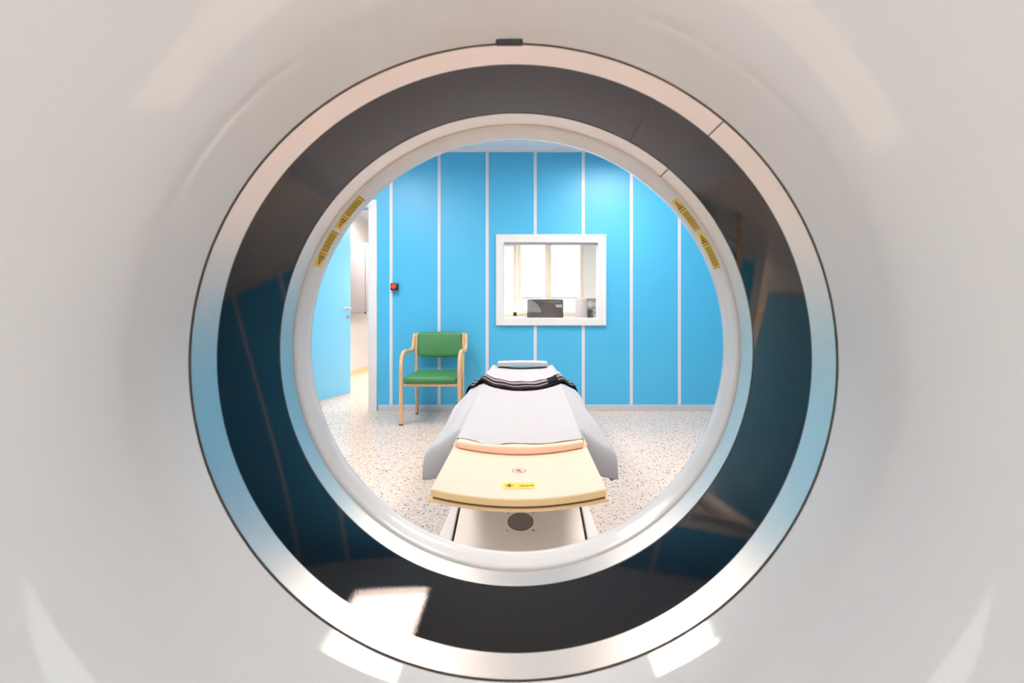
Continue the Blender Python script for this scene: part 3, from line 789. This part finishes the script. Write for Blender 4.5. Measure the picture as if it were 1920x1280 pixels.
# ------------------------------------------------------------------ emergency button
bx, bz = -1.292, 1.238
EB = thing('emergency_button', 'red emergency stop button on a black box on the blue wall', 'button', (bx, YW, bz))
link('housing', bbox(-0.035, 0.035, -0.05, 0.0, -0.034, 0.034, bev=0.004), M['black'], EB)
bm = bmesh.new(); disc(bm, (0, -0.05, 0), 0.016, (0, -1, 0), 0.012); disc(bm, (0, -0.062, 0), 0.026, (0, -1, 0), 0.014, r2=0.021)
link('push_button', bm, M['red'], EB)

# ------------------------------------------------------------------ control room furniture
D = thing('desk', 'white control room desk under the monitor beyond the window', 'desk', (0.35, 5.2, 0))
link('desktop', bbox(-0.95, 0.75, -0.4, 0.4, 0.72, 0.75, bev=0.004), M['white'], D)
for sx in (-0.9, 0.7):
    for sy in (-0.35, 0.35): link('leg', bbox(sx-0.025, sx+0.025, sy-0.025, sy+0.025, 0, 0.72), M['alu'], D)
MO = thing('monitor', 'dark backed flat monitor behind the observation window', 'monitor', (0.24, 5.25, 0.75))
link('base', bbox(-0.12, 0.12, -0.09, 0.11, 0, 0.015, bev=0.005), M['black'], MO)
link('neck', bbox(-0.03, 0.03, 0.02, 0.045, 0.012, 0.20, bev=0.004), M['black'], MO)
bm = bmesh.new(); rbox(bm, (0, -0.015, 0.255), (0.415, 0.05, 0.265), 0.008, cuts=6, fn=lambda p, u: p + Vector((0, -0.012*(1-u.x*u.x)*(1-u.z*u.z) if u.y < 0 else 0, 0)))
bk = link('housing', bm, M['moniback'], MO, angle=60)
link('screen', bbox(-0.19, 0.19, 0.0095, 0.012, 0.14, 0.37), M['black'], MO, smooth=False)
bm = bmesh.new(); box(bm, 0.115, 0.195, -0.0465, -0.040, 0.293, 0.325, bev=0.002)
vp = link('vent_plate', bm, M['pcgrey'], MO)
PC = thing('computer_tower', 'grey computer tower with its cabled back facing the observation window', 'computer', (0.731, 5.24, 0.75), R_(12))
link('case', bbox(-0.08, 0.08, -0.18, 0.22, 0, 0.395, bev=0.004), M['pcgrey'], PC)
link('rear_panel', bbox(-0.075, 0.075, -0.186, -0.178, 0.02, 0.385), M['cabinet'], PC, smooth=False)
link('port_panel', bbox(-0.072, -0.03, -0.190, -0.184, 0.03, 0.27), M['pcdark'], PC, smooth=False)
bm = bmesh.new()
for q in range(7): box(bm, 0.0, 0.068, -0.189, -0.185, 0.03+q*0.027, 0.048+q*0.027)
link('slot_cover', bm, M['alu'], PC, smooth=False)
for cx in (-0.037, 0.037):
    bm = bmesh.new(); lathe(bm, [(-0.192, 0.034), (-0.192, 0.028), (-0.186, 0.028), (-0.186, 0.034)], seg=32, cx=cx, cz=0.325)
    disc(bm, (cx, -0.186, 0.325), 0.010, (0, -1, 0), 0.006)
    for q in range(5):
        a = q*2*PI/5; sweep(bm, [(cx+0.012*math.cos(a), -0.188, 0.325+0.012*math.sin(a)), (cx+0.03*math.cos(a+0.4), -0.188, 0.325+0.03*math.sin(a+0.4))], 0.004, 0.012, up=Vector((0, 1, 0)))
    link('fan', bm, M['frame'], PC)
for q, (x_, z_) in enumerate(((-0.03, 0.25), (-0.012, 0.22), (0.006, 0.26), (-0.05, 0.12))):
    bm = bmesh.new(); box(bm, x_-0.008, x_+0.008, -0.205, -0.186, z_-0.01, z_+0.01)
    sweep(bm, catmull([(x_, -0.20, z_), (x_, -0.225, z_-0.02), (x_+0.004, -0.222, z_-0.09), (x_-0.003, -0.215, 0.006)]), 0.009, 0.009, n=8)
    link('cable', bm, M['cable'] if q % 3 else M['black'], PC)

CB = thing('wall_cabinet', 'grey wall cabinet hanging in the white corridor beyond the door', 'cabinet', (CL, 7.0, 0.99))
link('carcass', bbox(0.0, 0.275, -0.02, 0.7, 0.0, 1.07, bev=0.003), M['cabinet'], CB)
link('door', bbox(0.282, 0.302, -0.02, 0.7, 0.0, 1.07, bev=0.003), M['cabinet'], CB)
bm = bmesh.new(); box(bm, 0.274, 0.283, -0.012, 0.69, 0.006, 1.06); link('door_gap', bm, M['gap'], CB, smooth=False)
link('hinge', bbox(0.265, 0.302, -0.026, -0.018, -0.02, 0.0), M['black'], CB)
